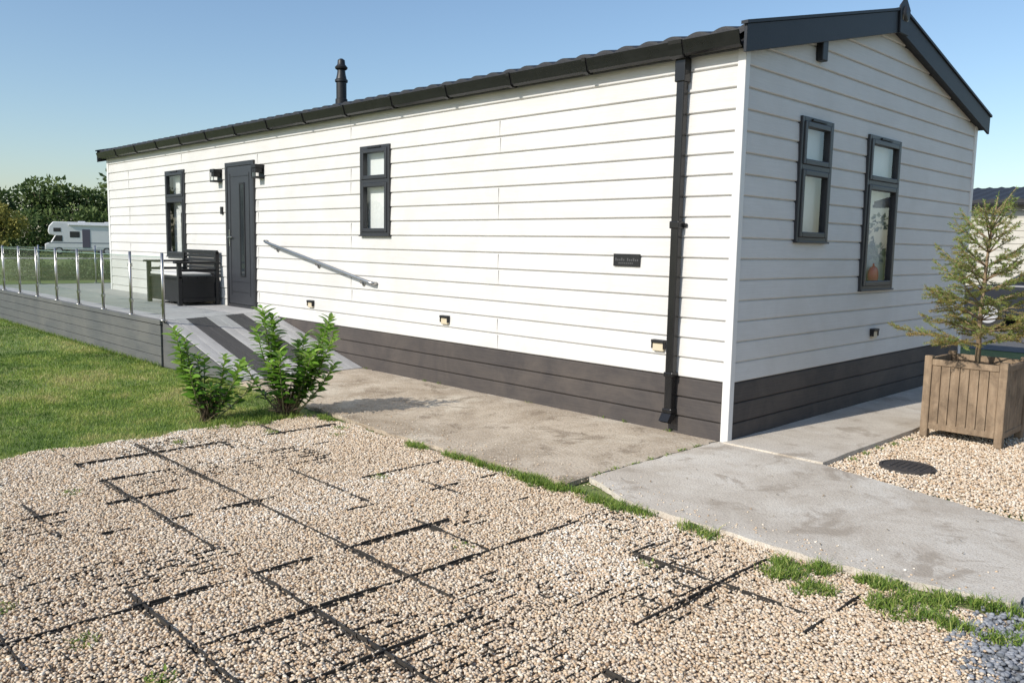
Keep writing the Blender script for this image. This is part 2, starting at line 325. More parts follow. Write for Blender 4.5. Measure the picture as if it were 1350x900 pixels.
# ================================================================ LODGE
L0=-13.45; WD=5.25; S=.235
house=empty('holiday_lodge',(-6.7,2.6,0))
fr=[(-5.0,-4.42,1.59,2.62),(-10.72,-9.97,1.22,2.62)]
gb=[(.88,1.46,1.58,2.61),(2.22,2.98,1.14,2.6)]
def sidewall(name,face,z0,z1,p,mat,opens,lim):
    V=[];F=[]
    def put(a,d,z):
        if face=='F': return (a,-d,z)
        if face=='B': return (a,WD+d,z)
        if face=='G': return (d,a,z)
        return (L0-d,a,z)
    nr=int(math.ceil((z1-z0)/p-.01))
    for i in range(nr):
        a=z0+i*p
        prof=[(a,.002),(a+.004,.018),(a+.009,.0222),(a+p*.5,.0188),(a+p-.015,.0150),(a+p-.009,.0110),(a+p-.006,.002),(a+p,.002)]
        zs=[q[0] for q in prof]; ds=[q[1] for q in prof]
        cuts=sorted(set(zs+[c for o in opens for c in (o[2],o[3]) if zs[0]<c<zs[-1]]))
        cuts=[c for c in cuts if c<=z1+1e-6]
        for c0,c1 in zip(cuts[:-1],cuts[1:]):
            d0=np.interp(c0,zs,ds); d1=np.interp(c1,zs,ds); mid=(c0+c1)/2
            lo0,hi0=lim(c0); lo1,hi1=lim(c1)
            os_=sorted([(o[0],o[1]) for o in opens if o[2]<=mid<=o[3]])
            ed=[None]+[e for o in os_ for e in o]+[None]
            for q in range(0,len(ed),2):
                A0=lo0 if ed[q] is None else ed[q]; A1=lo1 if ed[q] is None else ed[q]
                B0=hi0 if ed[q+1] is None else ed[q+1]; B1=hi1 if ed[q+1] is None else ed[q+1]
                n=len(V); V+=[put(A0,d0,c0),put(B0,d0,c0),put(B1,d1,c1),put(A1,d1,c1)]; F.append((n,n+1,n+2,n+3))
    return mesh(name,V,F,mat,house)
rect=lambda z:(L0,0)
def gl(z):
    t=max(0,(z-3.03)/S); t=min(t,WD/2-.001); return (t,WD-t)
sidewall('front_wall','F',.466,3.04,.1609,m_side,fr,rect)
sidewall('gable_wall','G',.466,3.63,.1609,m_side,gb,gl)
sidewall('back_wall','B',.466,3.04,.1609,m_side,[],rect)
sidewall('end_wall','E',.466,3.63,.1609,m_side,[],gl)
sidewall('front_skirt','F',-.02,.464,.1613,m_skirt,[],rect)
sidewall('gable_skirt','G',-.02,.464,.1613,m_skirt,[],lambda z:(0,WD))
sidewall('back_skirt','B',-.02,.464,.1613,m_skirt,[],rect)
sidewall('end_skirt','E',-.02,.464,.1613,m_skirt,[],lambda z:(0,WD))
boxes('corner_trim',[(-.04,.028,-.028,.04,-.01,3.03),(-.045,.03,WD-.045,WD+.03,-.01,3.03),(L0-.03,L0+.045,-.03,.045,-.01,3.03),(L0-.03,L0+.045,WD-.045,WD+.03,-.01,3.03)],m_trim,house,bevel=.006)
jl=[]
for i in range(16):
    z=.466+i*.1609
    for X in ((-2.63,-7.55,-12.4) if (i//2)%2==0 else (-5.22,-10.1)):
        X+=rs.normal(0,.008)
        if any(o[0]-.03<X<o[1]+.03 and o[2]-.1<z<o[3]+.05 for o in fr+[(-8.55,-7.6,.5,2.7)]): continue
        jl.append((X-.0018,X+.0018,-.0226,-.01,z+.008,z+.146))
m_joint=M('joint_grey',(.36,.35,.33),(.32,.31,.29),rough=.7)  # plain grey for the thin joints between board ends
boxes('board_joints',jl,m_joint,house,bevel=0)
def P3(face,a0,a1,o0,o1,z0,z1):
    return (a0,a1,-o1,-o0,z0,z1) if face=='F' else (o0,o1,a0,a1,z0,z1)
def plane(name,face,a0,a1,o,z0,z1,mat,parent):
    q=[(a0,-o,z0),(a1,-o,z0),(a1,-o,z1),(a0,-o,z1)] if face=='F' else [(o,a0,z0),(o,a1,z0),(o,a1,z1),(o,a0,z1)]
    return mesh(name,q,[(0,1,2,3)],mat,parent)
def window(face,a0,a1,z0,z1,zt,upper,lower):
    e=house; f=.038; fr_=[]
    fo=(-.03,.045)
    fr_+=[P3(face,a0,a0+f,*fo,z0,z1),P3(face,a1-f,a1,*fo,z0,z1),P3(face,a0+f,a1-f,*fo,z1-f,z1),P3(face,a0+f,a1-f,*fo,z0,z0+f),P3(face,a0+f,a1-f,*fo,zt-.022,zt+.022)]
    boxes('window_frame',fr_,m_anth,e,bevel=.004)
    boxes('window_sill',[P3(face,a0-.008,a1+.008,.02,.060,z0-.012,z0+.004)],m_anth,e,bevel=.004)
    g=.045; sa=[]
    for (zz0,zz1) in ((z0+f,zt-.022),(zt+.022,z1-f)):
        b0=a0+f;b1=a1-f; so=(-.01,.056)
        sa+=[P3(face,b0,b0+g,*so,zz0,zz1),P3(face,b1-g,b1,*so,zz0,zz1),P3(face,b0+g,b1-g,*so,zz1-g,zz1),P3(face,b0+g,b1-g,*so,zz0,zz0+g)]
        plane('glazing_pane',face,b0+g-.005,b1-g+.005,.024,zz0+g-.005,zz1-g+.005,m_glass,e)
    boxes('window_sash',sa,m_anth,e,bevel=.006)
    am=(a0+a1)/2
    boxes('trickle_vent',[P3(face,am-.13,am+.13,.045,.058,z1-.03,z1-.012)],m_black,e,bevel=.002)
    d=.7; V=bv(*P3(face,a0-.25,a1+.25,-d,-.035,z0-.15,z1+.1)); 
    open_f=2 if face=='F' else 3
    F=[q for i,q in enumerate(BF) if i!=open_f]
    mesh('room_interior',V,[q[::-1] for q in F],m_room,e)
    for tag,(zz0,zz1) in ((upper,(zt,z1)),(lower,(z0,zt))):
        if tag=='roller': plane('roller_blind',face,a0+.005,a1-.005,-.045,zz0,zz1,m_blind,e)
        if tag=='slats':
            V=[];F=[];w=.075; t=a0
            while t<a1+.02:
                for (aa,oo) in ((t,-.082),(t+w,-.066)):
                    q=(aa,-oo) if face=='F' else (oo,aa)
                    V+=[(q[0],q[1],zz0-.02),(q[0],q[1],zz1+.02)]
                n=len(V)-4; F.append((n,n+2,n+3,n+1)); t+=w*.97
            mesh('vertical_blind',V,F,m_blind,e)
window('F',-5.0,-4.42,1.59,2.62,2.215,'roller','roller')
window('F',-10.72,-9.97,1.22,2.62,2.17,'none','none')
window('G',.88,1.46,1.58,2.61,2.2,'roller','slats')
window('G',2.22,2.98,1.14,2.60,2.16,'roller','slats')
lathe('red_kettle',[(.05,0),(.085,.01),(.09,.05),(.08,.09),(.06,.115),(.04,.12),(.014,.13),(.016,.145),(.0,.15)],(0,0,0),m_red,house)
k_=bpy.data.objects['red_kettle']; k_.scale=(.36,1.25,1.2); k_.location=(-.018,2.64,1.215)
st=[]
for i in range(10):
    r=.13 if i%2==0 else .055; a=math.pi/2+i*math.pi/5; st.append((-10.3+r*math.cos(a),.03,2.02+r*math.sin(a)))
mesh('paper_star',st,[tuple(range(10))],m_trim,house)
V=[];F=[]
for i in range(14):
    V+=[(-10.70+i*.018,.09+(.02 if i%2 else 0),1.2),(-10.70+i*.018,.09+(.02 if i%2 else 0),2.6)]
    if i: n=2*i-2; F.append((n,n+2,n+3,n+1))
mesh('curtain',V,F,m_blind,house,smooth=True)
boxes('door_frame',[(-8.5,-8.44,-.05,0.0,.53,2.63),(-7.68,-7.62,-.05,0,.53,2.63),(-8.44,-7.68,-.05,0,2.57,2.63),(-8.44,-7.68,-.06,0,.53,.57)],m_anth,house)
m_door=M('door_slate',(.030,.032,.038),(.038,.04,.046),scale=5,rough=.4,bump=.1,bscale=80)
box('door_leaf',-8.435,-7.685,-.042,0,.575,2.565,m_door,house)
boxes('door_panel_trim',[(-8.35,-7.77,-.048,-.04,z,z+.012) for z in (.75,.9,2.42)]+[(-8.36,-8.345,-.048,-.04,.7,2.47),(-7.775,-7.76,-.048,-.04,.7,2.47)],m_anth,house,bevel=.002)
boxes('door_light_frame',[(-8.06,-8.035,-.052,-.04,.98,2.33),(-7.925,-7.90,-.052,-.04,.98,2.33),(-8.035,-7.925,-.052,-.04,.98,1.005),(-8.035,-7.925,-.052,-.04,2.305,2.33)],m_black,house,bevel=.002)
boxes('door_light',[(-8.035,-7.925,-.046,-.04,1.005,2.305)],m_vglass,house,bevel=0)
boxes('door_handle',[(-8.40,-8.37,-.055,-.04,1.42,1.66),(-8.40,-8.26,-.085,-.07,1.54,1.56),(-8.395,-8.375,-.085,-.05,1.54,1.56)],m_steel,house)
def doorlamp(X):
    boxes('wall_lantern',[(X-.075,X+.075,-.03,-.018,2.36,2.55),(X-.065,X+.065,-.15,-.03,2.50,2.55),(X-.065,X+.065,-.15,-.03,2.36,2.385),(X-.065,X-.055,-.15,-.14,2.385,2.5),(X+.055,X+.065,-.15,-.14,2.385,2.5),(X-.05,X+.05,-.135,-.03,2.44,2.5)],m_black,house)
    plane('lantern_glass','F',X-.055,X+.055,.142,2.386,2.438,m_fglass,house)
doorlamp(-8.72); doorlamp(-7.43)
boxes('door_bell',[(-8.69,-8.63,-.045,-.018,1.89,2.0)],m_black,house)
boxes('name_plate',[(-1.16,-.88,-.036,-.021,1.345,1.45)],m_black,house)
boxes('name_plate_lettering',[(-1.135+i*.021,-1.124+i*.021,-.0375,-.0355,1.39,1.405+.01*(i%3==0)) for i in range(12) if i!=5]+[(-1.10+i*.02,-1.088+i*.02,-.0375,-.0355,1.365,1.376) for i in range(8)],M('plate_grey',(.08,.08,.08)),house,bevel=0)
def lowlight(face,a):
    z=.705
    c=(lambda a0,a1,o0,o1,z0,z1:(a0,a1,-o1,-o0,z0,z1)) if face=='F' else (lambda a0,a1,o0,o1,z0,z1:(o0,o1,a0,a1,z0,z1))
    boxes('brick_light',[c(a-.055,a+.055,.016,.05,z-.05,z+.02)],m_brass,house,bevel=.008)
    boxes('brick_light_hood',[c(a-.062,a+.062,.016,.065,z+.02,z+.045),c(a-.062,a-.055,.016,.06,z-.03,z+.02),c(a+.055,a+.062,.016,.06,z-.03,z+.02)],m_black,house,bevel=.006)
for X in (-6.14,-3.42,-.65): lowlight('F',X)
lowlight('G',2.63)
boxes('vent_box',[(.018,.08,1.09,1.19,3.08,3.25)],m_black,house,bevel=.008)
# roof
xs=np.arange(L0-.1,.10,.025); ys=[];zs=[]
nst=9; y0=-.13; y1=WD/2
for i in range(nst):
    ya=y0+(y1-y0)*i/nst; yb=y0+(y1-y0)*(i+1)/nst
    ys+=[ya,ya+.002,yb-.001]; zs+=[3.13+S*ya-.008,3.13+S*ya+.014,3.13+S*yb]
V=[];F=[]
for side in (0,1):
    n0=len(V)
    rows=[(ys[0],zs[0]-.03)]+list(zip(ys,zs))
    for (yy,zz) in rows:
        for X in xs:
            w=.034*abs(math.sin(math.pi*X/.23))
            V.append((X,yy if side==0 else WD-yy,zz+w))
    m=len(xs)
    for r in range(len(rows)-1):
        for i in range(m-1):
            a=n0+r*m+i; F.append((a,a+1,a+1+m,a+m) if side==0 else (a,a+m,a+1+m,a+1))
mesh('roof_tiles',V,F,m_roof,house)
rz=3.13+S*WD/2
tubes('ridge_cap',[([(L0-.12,WD/2,rz),(.14,WD/2,rz)],.07)],m_roof,house,seg=12)
def barge(x0,x1):
    V=[];F=[]
    for sgn in (0,1):
        n=len(V)
        for X in (x0,x1):
            for (yy,zz) in ((-.17,2.965+S*-.17),(WD/2,2.965+S*WD/2),(WD/2,3.165+S*WD/2),(-.17,3.165+S*-.17)):
                V.append((X,yy if sgn==0 else WD-yy,zz))
        f=[(0,1,2,3),(7,6,5,4),(0,4,5,1),(1,5,6,2),(2,6,7,3),(3,7,4,0)]
        if sgn: f=[q[::-1] for q in f]
        F+=[tuple(i+n for i in q) for q in f]
    return mesh('bargeboard',V,F,m_fascia,house,bevel=.004)
barge(.085,.11); barge(L0-.11,L0-.085)
for X in (.07,L0-.125):
    V=[];F=[]
    for sgn in (0,1):
        n=len(V)
        for XX in (X,X+.055):
            for (yy,zz) in ((-.19,3.166+S*-.19),(WD/2,3.166+S*WD/2),(WD/2,3.19+S*WD/2),(-.19,3.19+S*-.19)):
                V.append((XX,yy if sgn==0 else WD-yy,zz))
        f=[(0,1,2,3),(7,6,5,4),(0,4,5,1),(1,5,6,2),(2,6,7,3),(3,7,4,0)]
        F+=[tuple(i+n for i in (q if sgn==0 else q[::-1])) for q in f]
    mesh('verge_cap',V,F,m_fascia,house)
for X0,X1 in ((.0,.086),(L0-.086,L0)):
    for sgn in (0,1):
        q=[(X0,-.1,2.99+S*-.1),(X1,-.1,2.99+S*-.1),(X1,WD/2,2.99+S*WD/2),(X0,WD/2,2.99+S*WD/2)]
        if sgn: q=[(a,WD-b,c) for a,b,c in q]
        mesh('verge_soffit',q,[(0,1,2,3)],m_fascia,house)
boxes('eaves_fascia',[(L0-.08,.084,-.075,-.045,2.985,3.085),(L0-.08,.084,WD+.045,WD+.075,2.985,3.085)],m_fascia,house)
boxes('eaves_soffit',[(L0-.08,.084,-.046,.0,2.99,3.0),(L0-.08,.084,WD,WD+.046,2.99,3.0)],m_fascia,house,bevel=0)
V=[(.112,WD/2-.10,3.56),(.112,WD/2+.10,3.56),(.112,WD/2+.12,3.80),(.112,WD/2,3.90),(.112,WD/2-.12,3.80)]
V+=[(.13,b,c) for a,b,c in V]
mesh('ridge_plate',V,[(0,1,2,3,4)[::-1],(5,6,7,8,9)]+[(i,(i+1)%5,5+(i+1)%5,5+i) for i in range(5)],m_fascia,house,bevel=.004)
cu=bpy.data.curves.new('plate_text','FONT'); cu.body='FPS'; cu.size=.10; cu.extrude=.002; cu.align_x='CENTER'
cu.materials.append(M('letter_bronze',(.24,.20,.12),rough=.4))
t=bpy.data.objects.new('plate_text',cu); t.rotation_euler=(math.pi/2,0,math.pi/2); t.location=(.132,WD/2,3.68); link(t,house)
for yy,sg in ((-.075,-1),(WD+.075,1)):
    prof=[(0,3.075),(.0,3.0),(.02,2.985),(.06,2.98),(.085,2.995),(.095,3.03),(.11,3.075),(.115,3.09),(.105,3.09),(.085,3.04),(.06,3.0),(.02,3.0),(.008,3.075)]
    V=[];F=[];m=len(prof)
    for X in (L0-.1,.05):
        for a,z in prof: V.append((X,yy+sg*a,z))
    F=[(i,(i+1)%m,m+(i+1)%m,m+i) for i in range(m)]+[tuple(range(m)),tuple(range(m,2*m))[::-1]]
    mesh('gutter',V,F,m_gut,house)
V=[];F=[]
pos=[-.5]+[-.5-.93*i for i in range(1,14)]
for X in pos:
    w=.02 if X!=-.5 else .06
    prof=[(-.003,3.09),(-.003,2.985),(.02,2.973),(.062,2.968),(.094,2.985),(.105,3.03),(.12,3.07),(.124,3.097)]
    n=len(V)
    for xx in (X-w,X+w):
        for a,z in prof: V.append((xx,-.075-a,z))
    m=len(prof)
    F+=[(n+i,n+i+1,n+m+i+1,n+m+i) for i in range(m-1)]+[tuple(n+i for i in range(m)),tuple(n+m+i for i in range(m))[::-1]]
mesh('gutter_brackets',V,F,m_gut,house)
boxes('downpipe',[(-.535,-.465,-.100,-.032,.10,2.86)],m_gut,house,bevel=.01)
boxes('downpipe_fittings',[(-.548,-.452,-.110,-.02,2.80,2.985),(-.545,-.455,-.108,-.02,1.66,1.72),(-.545,-.455,-.108,-.02,.46,.50),(-.575,-.425,-.04,-.02,1.675,1.705),(-.545,-.455,-.108,-.02,.16,.20)],m_gut,house,bevel=.008)
mesh('downpipe_shoe',[(-.545,-.03,.16),(-.455,-.03,.16),(-.455,-.108,.16),(-.545,-.108,.16),(-.545,-.10,.08),(-.455,-.10,.08),(-.455,-.15,.10),(-.545,-.15,.10)],[(0,1,2,3),(0,4,5,1),(1,5,6,2),(2,6,7,3),(3,7,4,0)],m_gut,house)
lathe('flue',[(.085,-.05),(.085,.12),(.072,.13),(.072,.35),(.09,.36),(.09,.39),(.075,.40),(.06,.47),(.055,.52),(.085,.54),(.09,.56),(.055,.60),(.05,.66),(.02,.68)],(-7.0,1.0,3.40),m_black,house)
tubes('handrail',[([(-7.28,-.035,1.50),(-7.26,-.08,1.50),(-7.2,-.09,1.485),(-4.75,-.09,1.045),(-4.69,-.08,1.035),(-4.68,-.03,1.03)],.019)]+[([(X,-.02,z-.06),(X,-.07,z-.05),(X,-.09,z-.01)],.009) for X,z in ((-7.0,1.449),(-5.95,1.26),(-4.95,1.08))]+[([(X,-.02,z-.06),(X,-.03,z-.06)],.032) for X,z in ((-7.0,1.449),(-5.95,1.26),(-4.95,1.08))],m_steel,house,seg=12)
# ================================================================ DECK, RAMP, FENCE
deck=empty('decking',(-10,-.9,0))
xt=lambda y:-7.3+(-y/1.75)*.65
y=-1.72; bw=.143
V=[];F=[]
while y<-.03:
    y2=min(y+bw-.005,-.025); a,b=xt(y),xt(y2); n=len(V)
    V+=[(-15.8,y,.505),(a,y,.505),(b,y2,.505),(-15.8,y2,.505),(-15.8,y,.53),(a,y,.53),(b,y2,.53),(-15.8,y2,.53)]
    F+=[tuple(i+n for i in f) for f in BF]; y+=bw
y=-.02
while y<5.2:
    n=len(V); V+=bv(-15.8,-13.5,y,y+bw-.005,.505,.53); F+=[tuple(i+n for i in f) for f in BF]; y+=bw
mesh('deck_boards',V,F,m_deckL,deck,bevel=.002,seg=1)
L=[]
for i in range(4):
    z=i*.126-.03
    L+=[(-15.83,-6.66,-1.775,-1.752,z,z+.12),(-15.83,-15.805,-1.751,5.25,z,z+.12)]
boxes('deck_fascia',L,m_deckF,deck,bevel=.003)
boxes('deck_edge_board',[(-15.84,-6.65,-1.785,-1.725,.478,.535),(-15.84,-15.8,-1.724,5.25,.478,.535)],m_deckF,deck,bevel=.004)
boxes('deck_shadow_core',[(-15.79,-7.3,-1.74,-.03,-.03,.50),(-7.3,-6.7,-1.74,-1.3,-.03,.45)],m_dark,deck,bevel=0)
ramp=empty('access_ramp',(-5.9,-.9,0))
pat='LLDDLLDDLLL'; VL=[];FL=[];VD=[];FD=[]
for i,c in enumerate(pat):
    ya=-1.62-.1+i*.1545; yb=ya+.149
    tgt=(VL,FL) if c=='L' else (VD,FD)
    n=len(tgt[0]); 
    yba=-1.6+i*.1435; ybb=yba+.139
    a,b=xt(ya)+.008,xt(yb)+.008
    tgt[0].extend([(a,ya,.50),(-4.98,yba,-.03),(-4.98,ybb,-.03),(b,yb,.50),(a,ya,.528),(-4.98,yba,.004),(-4.98,ybb,.004),(b,yb,.528)])
    tgt[1].extend([tuple(j+n for j in f) for f in BF])
mesh('ramp_boards_light',VL,FL,m_deckL,ramp,bevel=.002,seg=1)
mesh('ramp_boards_dark',VD,FD,m_deckD,ramp,bevel=.002,seg=1)
mesh('ramp_side',[(-6.655,-1.735,-.03),(-6.655,-1.735,.525),(-4.97,-1.612,-.0),(-4.97,-1.612,-.03),(-6.655,-1.75,-.03),(-6.655,-1.75,.525),(-4.97,-1.628,.0),(-4.97,-1.628,-.03)],[(0,1,2,3),(4,7,6,5),(1,5,6,2)],m_deckF,ramp)
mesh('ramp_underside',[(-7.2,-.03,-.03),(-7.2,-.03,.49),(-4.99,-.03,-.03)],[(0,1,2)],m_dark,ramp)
fence=empty('glass_fence',(-11,-1.75,.53))
px=[-6.6-1.03*i for i in range(9)]+[-15.77]
ppos=[(X,-1.755) for X in px]+[(-15.8,-1.75+1.1*i) for i in range(1,7)]
tubes('posts',[([(a,b,.53),(a,b,1.34)],.018) for a,b in ppos]+[([(a,b,.53),(a,b,.545)],.042) for a,b in ppos],m_steel,fence,seg=12)
V=[];F=[];E=[]
def gp(p,q):
    n=len(V); V.extend([(p[0],p[1],.60),(q[0],q[1],.60),(q[0],q[1],1.29),(p[0],p[1],1.29)]); F.append((n,n+1,n+2,n+3))
for a,b in zip(px[:-1],px[1:]): gp((b+.045,-1.755),(a-.045,-1.755)); E.append((b+.045,a-.045,-1.760,-1.750,1.286,1.293))
for i in range(0,6): gp((-15.8,-1.75+1.1*i+.045),(-15.8,-1.75+1.1*(i+1)-.045)); E.append((-15.805,-15.795,-1.75+1.1*i+.045,-1.75+1.1*(i+1)-.045,1.286,1.293))
mesh('glass_panels',V,F,m_fglass,fence)
boxes('glass_edge',E,M('glass_edge_green',(.25,.38,.33),rough=.2),fence,bevel=0)
L=[]
for a,b in zip(px[:-1],px[1:]):
    for X in (b+.03,a-.03):
        for z in (.72,1.17): L.append((X-.022,X+.022,-1.768,-1.742,z-.022,z+.022))
boxes('glass_clamps',L,m_steel,fence,bevel=.004)
# bench
bench=empty('storage_bench',(-9.3,-.4,.53)); z0=.53; bx0,bx1=-9.92,-8.72
boxes('box_panels',[(bx0+.03,bx1-.03,-.64,-.62,z0+.05,z0+.40),(bx0+.03,bx1-.03,-.12,-.10,z0+.05,z0+.40)]+[(X-.012,X+.012,-.62,-.12,z0+.05,z0+.40) for X in (bx0+.04,bx1-.04)],m_black,bench)
boxes('legs',[(X-.03,X+.03,yy-.03,yy+.03,z0,z0+.62) for X in (bx0+.03,bx1-.03) for yy in (-.66,)]+[(X-.03,X+.03,-.12,-.06,z0,z0+.80) for X in (bx0+.03,bx1-.03)],m_black,bench,bevel=.006)
boxes('seat',[(bx0,bx1,-.68+i*.142,-.68+i*.142+.132,z0+.40,z0+.43) for i in range(4)],m_black,bench)
boxes('armrests',[(X-.04,X+.04,-.74,-.04,z0+.62,z0+.65) for X in (bx0+.03,bx1-.03)]+[(X-.012,X+.012,-.62,-.12,z0+.50,z0+.54) for X in (bx0+.03,bx1-.03)],m_black,bench,bevel=.01)
boxes('backrest',[(bx0,bx1,-.11,-.07,z0+.76,z0+.82),(bx0+.06,bx1-.06,-.10,-.08,z0+.46,z0+.51)]+[(bx0+.06,bx1-.06,-.10,-.085,z0+.53+i*.058,z0+.53+i*.058+.042) for i in range(4)],m_black,bench,bevel=.006)
boxes('end_panel_trim',[(bx1-.028,bx1-.012,-.62,-.12,z0+.05,z0+.11),(bx1-.028,bx1-.012,-.62,-.12,z0+.34,z0+.40)],m_black,bench)
box('seat_cushion',bx0+.07,bx1-.10,-.66,-.14,z0+.432,z0+.475,M('cushion',(.55,.55,.53),(.62,.62,.6),rough=.9),bench,bevel=.018)
# planter with young spruce
pl=empty('wooden_planter',(1.21,1.85,0)); a0,a1,b0,b1=.90,1.52,1.55,2.17
L=[];g=.004
nb=7
for i in range(nb):
    w=(a1-a0-.12)/nb; x=a0+.06+i*w
    L+=[(x+g/2,x+w-g/2,b0+.012,b0+.03,.06,.62),(x+g/2,x+w-g/2,b1-.03,b1-.012,.06,.62)]
    yv=b0+.06+i*w
    L+=[(a0+.012,a0+.03,yv+g/2,yv+w-g/2,.06,.62),(a1-.03,a1-.012,yv+g/2,yv+w-g/2,.06,.62)]
boxes('side_boards',L,m_wood,pl,bevel=.004)
boxes('corner_posts',[(X,X+.06,Y,Y+.06,-.02,.66) for X in (a0,a1-.06) for Y in (b0,b1-.06)],m_wood,pl,bevel=.006)
boxes('top_rails',[(a0+.061,a1-.061,b0+.002,b0+.034,.585,.635),(a0+.061,a1-.061,b1-.034,b1-.002,.585,.635),(a0+.002,a0+.034,b0+.061,b1-.061,.585,.635),(a1-.034,a1-.002,b0+.061,b1-.061,.585,.635)]+[(a0+.061,a1-.061,b0+.006,b0+.034,.05,.10),(a1-.034,a1-.006,b0+.061,b1-.061,.05,.10)],m_wood,pl,bevel=.004)
box('soil',a0+.031,a1-.031,b0+.031,b1-.031,.1,.56,m_soil,pl)
spr=empty('spruce_tree',(1.21,1.86,.56))
paths=[([(1.21,1.86,.55),(1.20,1.87,1.0),(1.22,1.86,1.5),(1.26,1.86,1.97)],[.024,.019,.012,.004])]
NP=[];ND=[];NT=[]
def needles(p,q,per,t0):
    k=max(2,int(np.linalg.norm(q-p)*per)); t=rs.rand(k,1); pos=p+(q-p)*t
    d=(q-p)/np.linalg.norm(q-p); r=rs.normal(0,1,(k,3)); r-= (r@d)[:,None]*d; r=nrm(r)
    NP.append(pos); ND.append(r*.9+d*.8); NT.append(np.clip(t0+rs.normal(0,.13,k),0,1))
zw=.76
while zw<1.93:
    f=(zw-.72)/1.25; Lb=(.60*(1-f)**.8+.07)
    c=np.array([1.21+.04*max(0,f-.3),1.865,zw])
    nb=6 if f<.85 else 4; off=rs.rand()*6
    for b in range(nb):
        a=off+b*6.283/nb+rs.normal(0,.3); ll=Lb*rs.uniform(.55,1.1); upk=.35+.6*f+rs.normal(0,.14)
        pts=[c+np.array([math.cos(a)*ll*s,math.sin(a)*ll*s,ll*(upk*s-.30*s*s*(1-f)+.2*s**4)]) for s in (0,.33,.66,1)]
        paths.append((pts,[.0065,.0055,.004,.0025]))
        for s in range(3):
            if s>0: needles(pts[s],pts[s+1],420,.35+.45*f)
        nt=int(ll/.06)
        for k in range(1,nt+1):
            s=k/(nt+1)*.8+.18; i=min(2,int(s*3)); p=pts[i]+(pts[i+1]-pts[i])*(s*3-i)
            for sg in (-1,1):
                if rs.rand()<.12: continue
                aa=a+sg*rs.uniform(.5,.95); l2=ll*(1-s)*.5+.04; l2*=rs.uniform(.6,1.15)
                q=p+np.array([math.cos(aa)*l2,math.sin(aa)*l2,l2*rs.uniform(-.25,.5)])
                paths.append(([p,q],[.0026,.0018])); needles(p+(q-p)*.15,q,520,rs.uniform(.1,.6)+.35*f)
    zw+=rs.uniform(.085,.125)
needles(np.array([1.24,1.86,1.75]),np.array([1.26,1.86,2.0]),420,.9)
tubes('trunk_and_branches',paths,M('spruce_bark',(.22,.15,.09),(.32,.24,.15),scale=30,rough=.9),spr,seg=5)
NP=np.concatenate(NP);ND=np.concatenate(ND);NT=np.concatenate(NT);n=len(NP)
m_need=tintmat('spruce_needles',[(.28,.19,.065),(.34,.28,.08),(.22,.28,.07),(.24,.34,.08),(.32,.43,.11)],rough=.55,trans=.35)
leafmesh('needles',NP,ND,rs.normal(0,1,(n,3)),rs.uniform(.018,.030,n),np.full(n,.0048),m_need,spr,NT,fold=0,droop=0)
# ================================================================ laurel shrubs
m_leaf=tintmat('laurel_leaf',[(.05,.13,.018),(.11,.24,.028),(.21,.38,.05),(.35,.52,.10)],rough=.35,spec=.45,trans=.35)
m_stem=M('green_stem',(.12,.16,.05),(.18,.14,.08),scale=20,rough=.7)
def laurel(cx,cy,h,w,stems,seed,ls):
    r=np.random.RandomState(seed); e=empty('laurel_shrub',(cx,cy,-.03)); P=[];D=[];Nn=[];T=[];Ls=[];pa=[]
    for (a,sp,hh) in stems:
        sp*=w; hh*=h
        b=np.array([cx+r.normal(0,.03),cy+r.normal(0,.03),-.04])
        tip=b+np.array([math.cos(a)*sp,math.sin(a)*sp,hh+.04]); mid=(b+tip)/2+np.array([math.cos(a),math.sin(a),0])*sp*.18
        pts=[(1-t)**2*b+2*t*(1-t)*mid+t*t*tip for t in np.linspace(0,1,7)]
        pa.append((pts,list(np.linspace(.010,.003,7))))
        nl=int(66*hh); ph_=r.rand()*6
        for k in range(nl):
            t=.26+.74*(k/nl)**.85; p=(1-t)**2*b+2*t*(1-t)*mid+t*t*tip
            ax=tip-mid; ax/=np.linalg.norm(ax); ph_+=2.4
            out=np.array([math.cos(ph_),math.sin(ph_),0]); el_=r.uniform(.1,.7)+2.2*max(0,t-.78)
            d=out+ax*el_; d/=np.linalg.norm(d)
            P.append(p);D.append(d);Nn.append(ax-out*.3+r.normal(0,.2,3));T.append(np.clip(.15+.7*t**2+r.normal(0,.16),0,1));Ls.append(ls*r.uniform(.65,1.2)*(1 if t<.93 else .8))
    tubes('stems',pa,m_stem,e,seg=6)
    Ls=np.array(Ls)
    bigleaf('leaves',np.array(P),np.array(D),np.array(Nn),Ls,Ls*.42,m_leaf,e,np.array(T),fold=.18,droop=.22)
    tw=[]
    for i in range(120):
        a=r.rand()*6.283; s=r.uniform(.04,.19); z=r.uniform(.03,.26)
        tw.append(([(cx+r.normal(0,.03),cy+r.normal(0,.03),-.03),(cx+math.cos(a)*s*.6,cy+math.sin(a)*s*.6,z*.7),(cx+math.cos(a)*s,cy+math.sin(a)*s,z)],[.004,.003,.0015]))
    tubes('dry_twigs',tw,m_bark,e,seg=4)
stA=[(3.9,.6,1.0),(3.7,.85,.80),(4.4,.35,.92),(.7,1.15,.93),(.9,.85,.84),(.4,1.35,.78),(1.4,.5,.74),(5.6,.6,.62),(3.2,.6,.64),(2.3,.5,.66),(.8,.45,.6),(4.9,.6,.5),(1.9,.9,.55),(.6,1.2,.5),(3.9,1.05,.5),(3.5,.4,.86),(1.1,1.0,.66),(.2,.9,.6)]
stB=[(3.9,.95,1.0),(3.6,1.1,.82),(4.1,.6,.9),(.8,.9,.62),(.6,1.2,.5),(1.5,.5,.55),(5.2,.6,.6),(2.6,.7,.62),(3.9,.3,.72),(.9,.45,.7),(5.9,.6,.4),(3.5,1.0,.55),(.8,1.45,.45),(4.2,1.0,.7)]
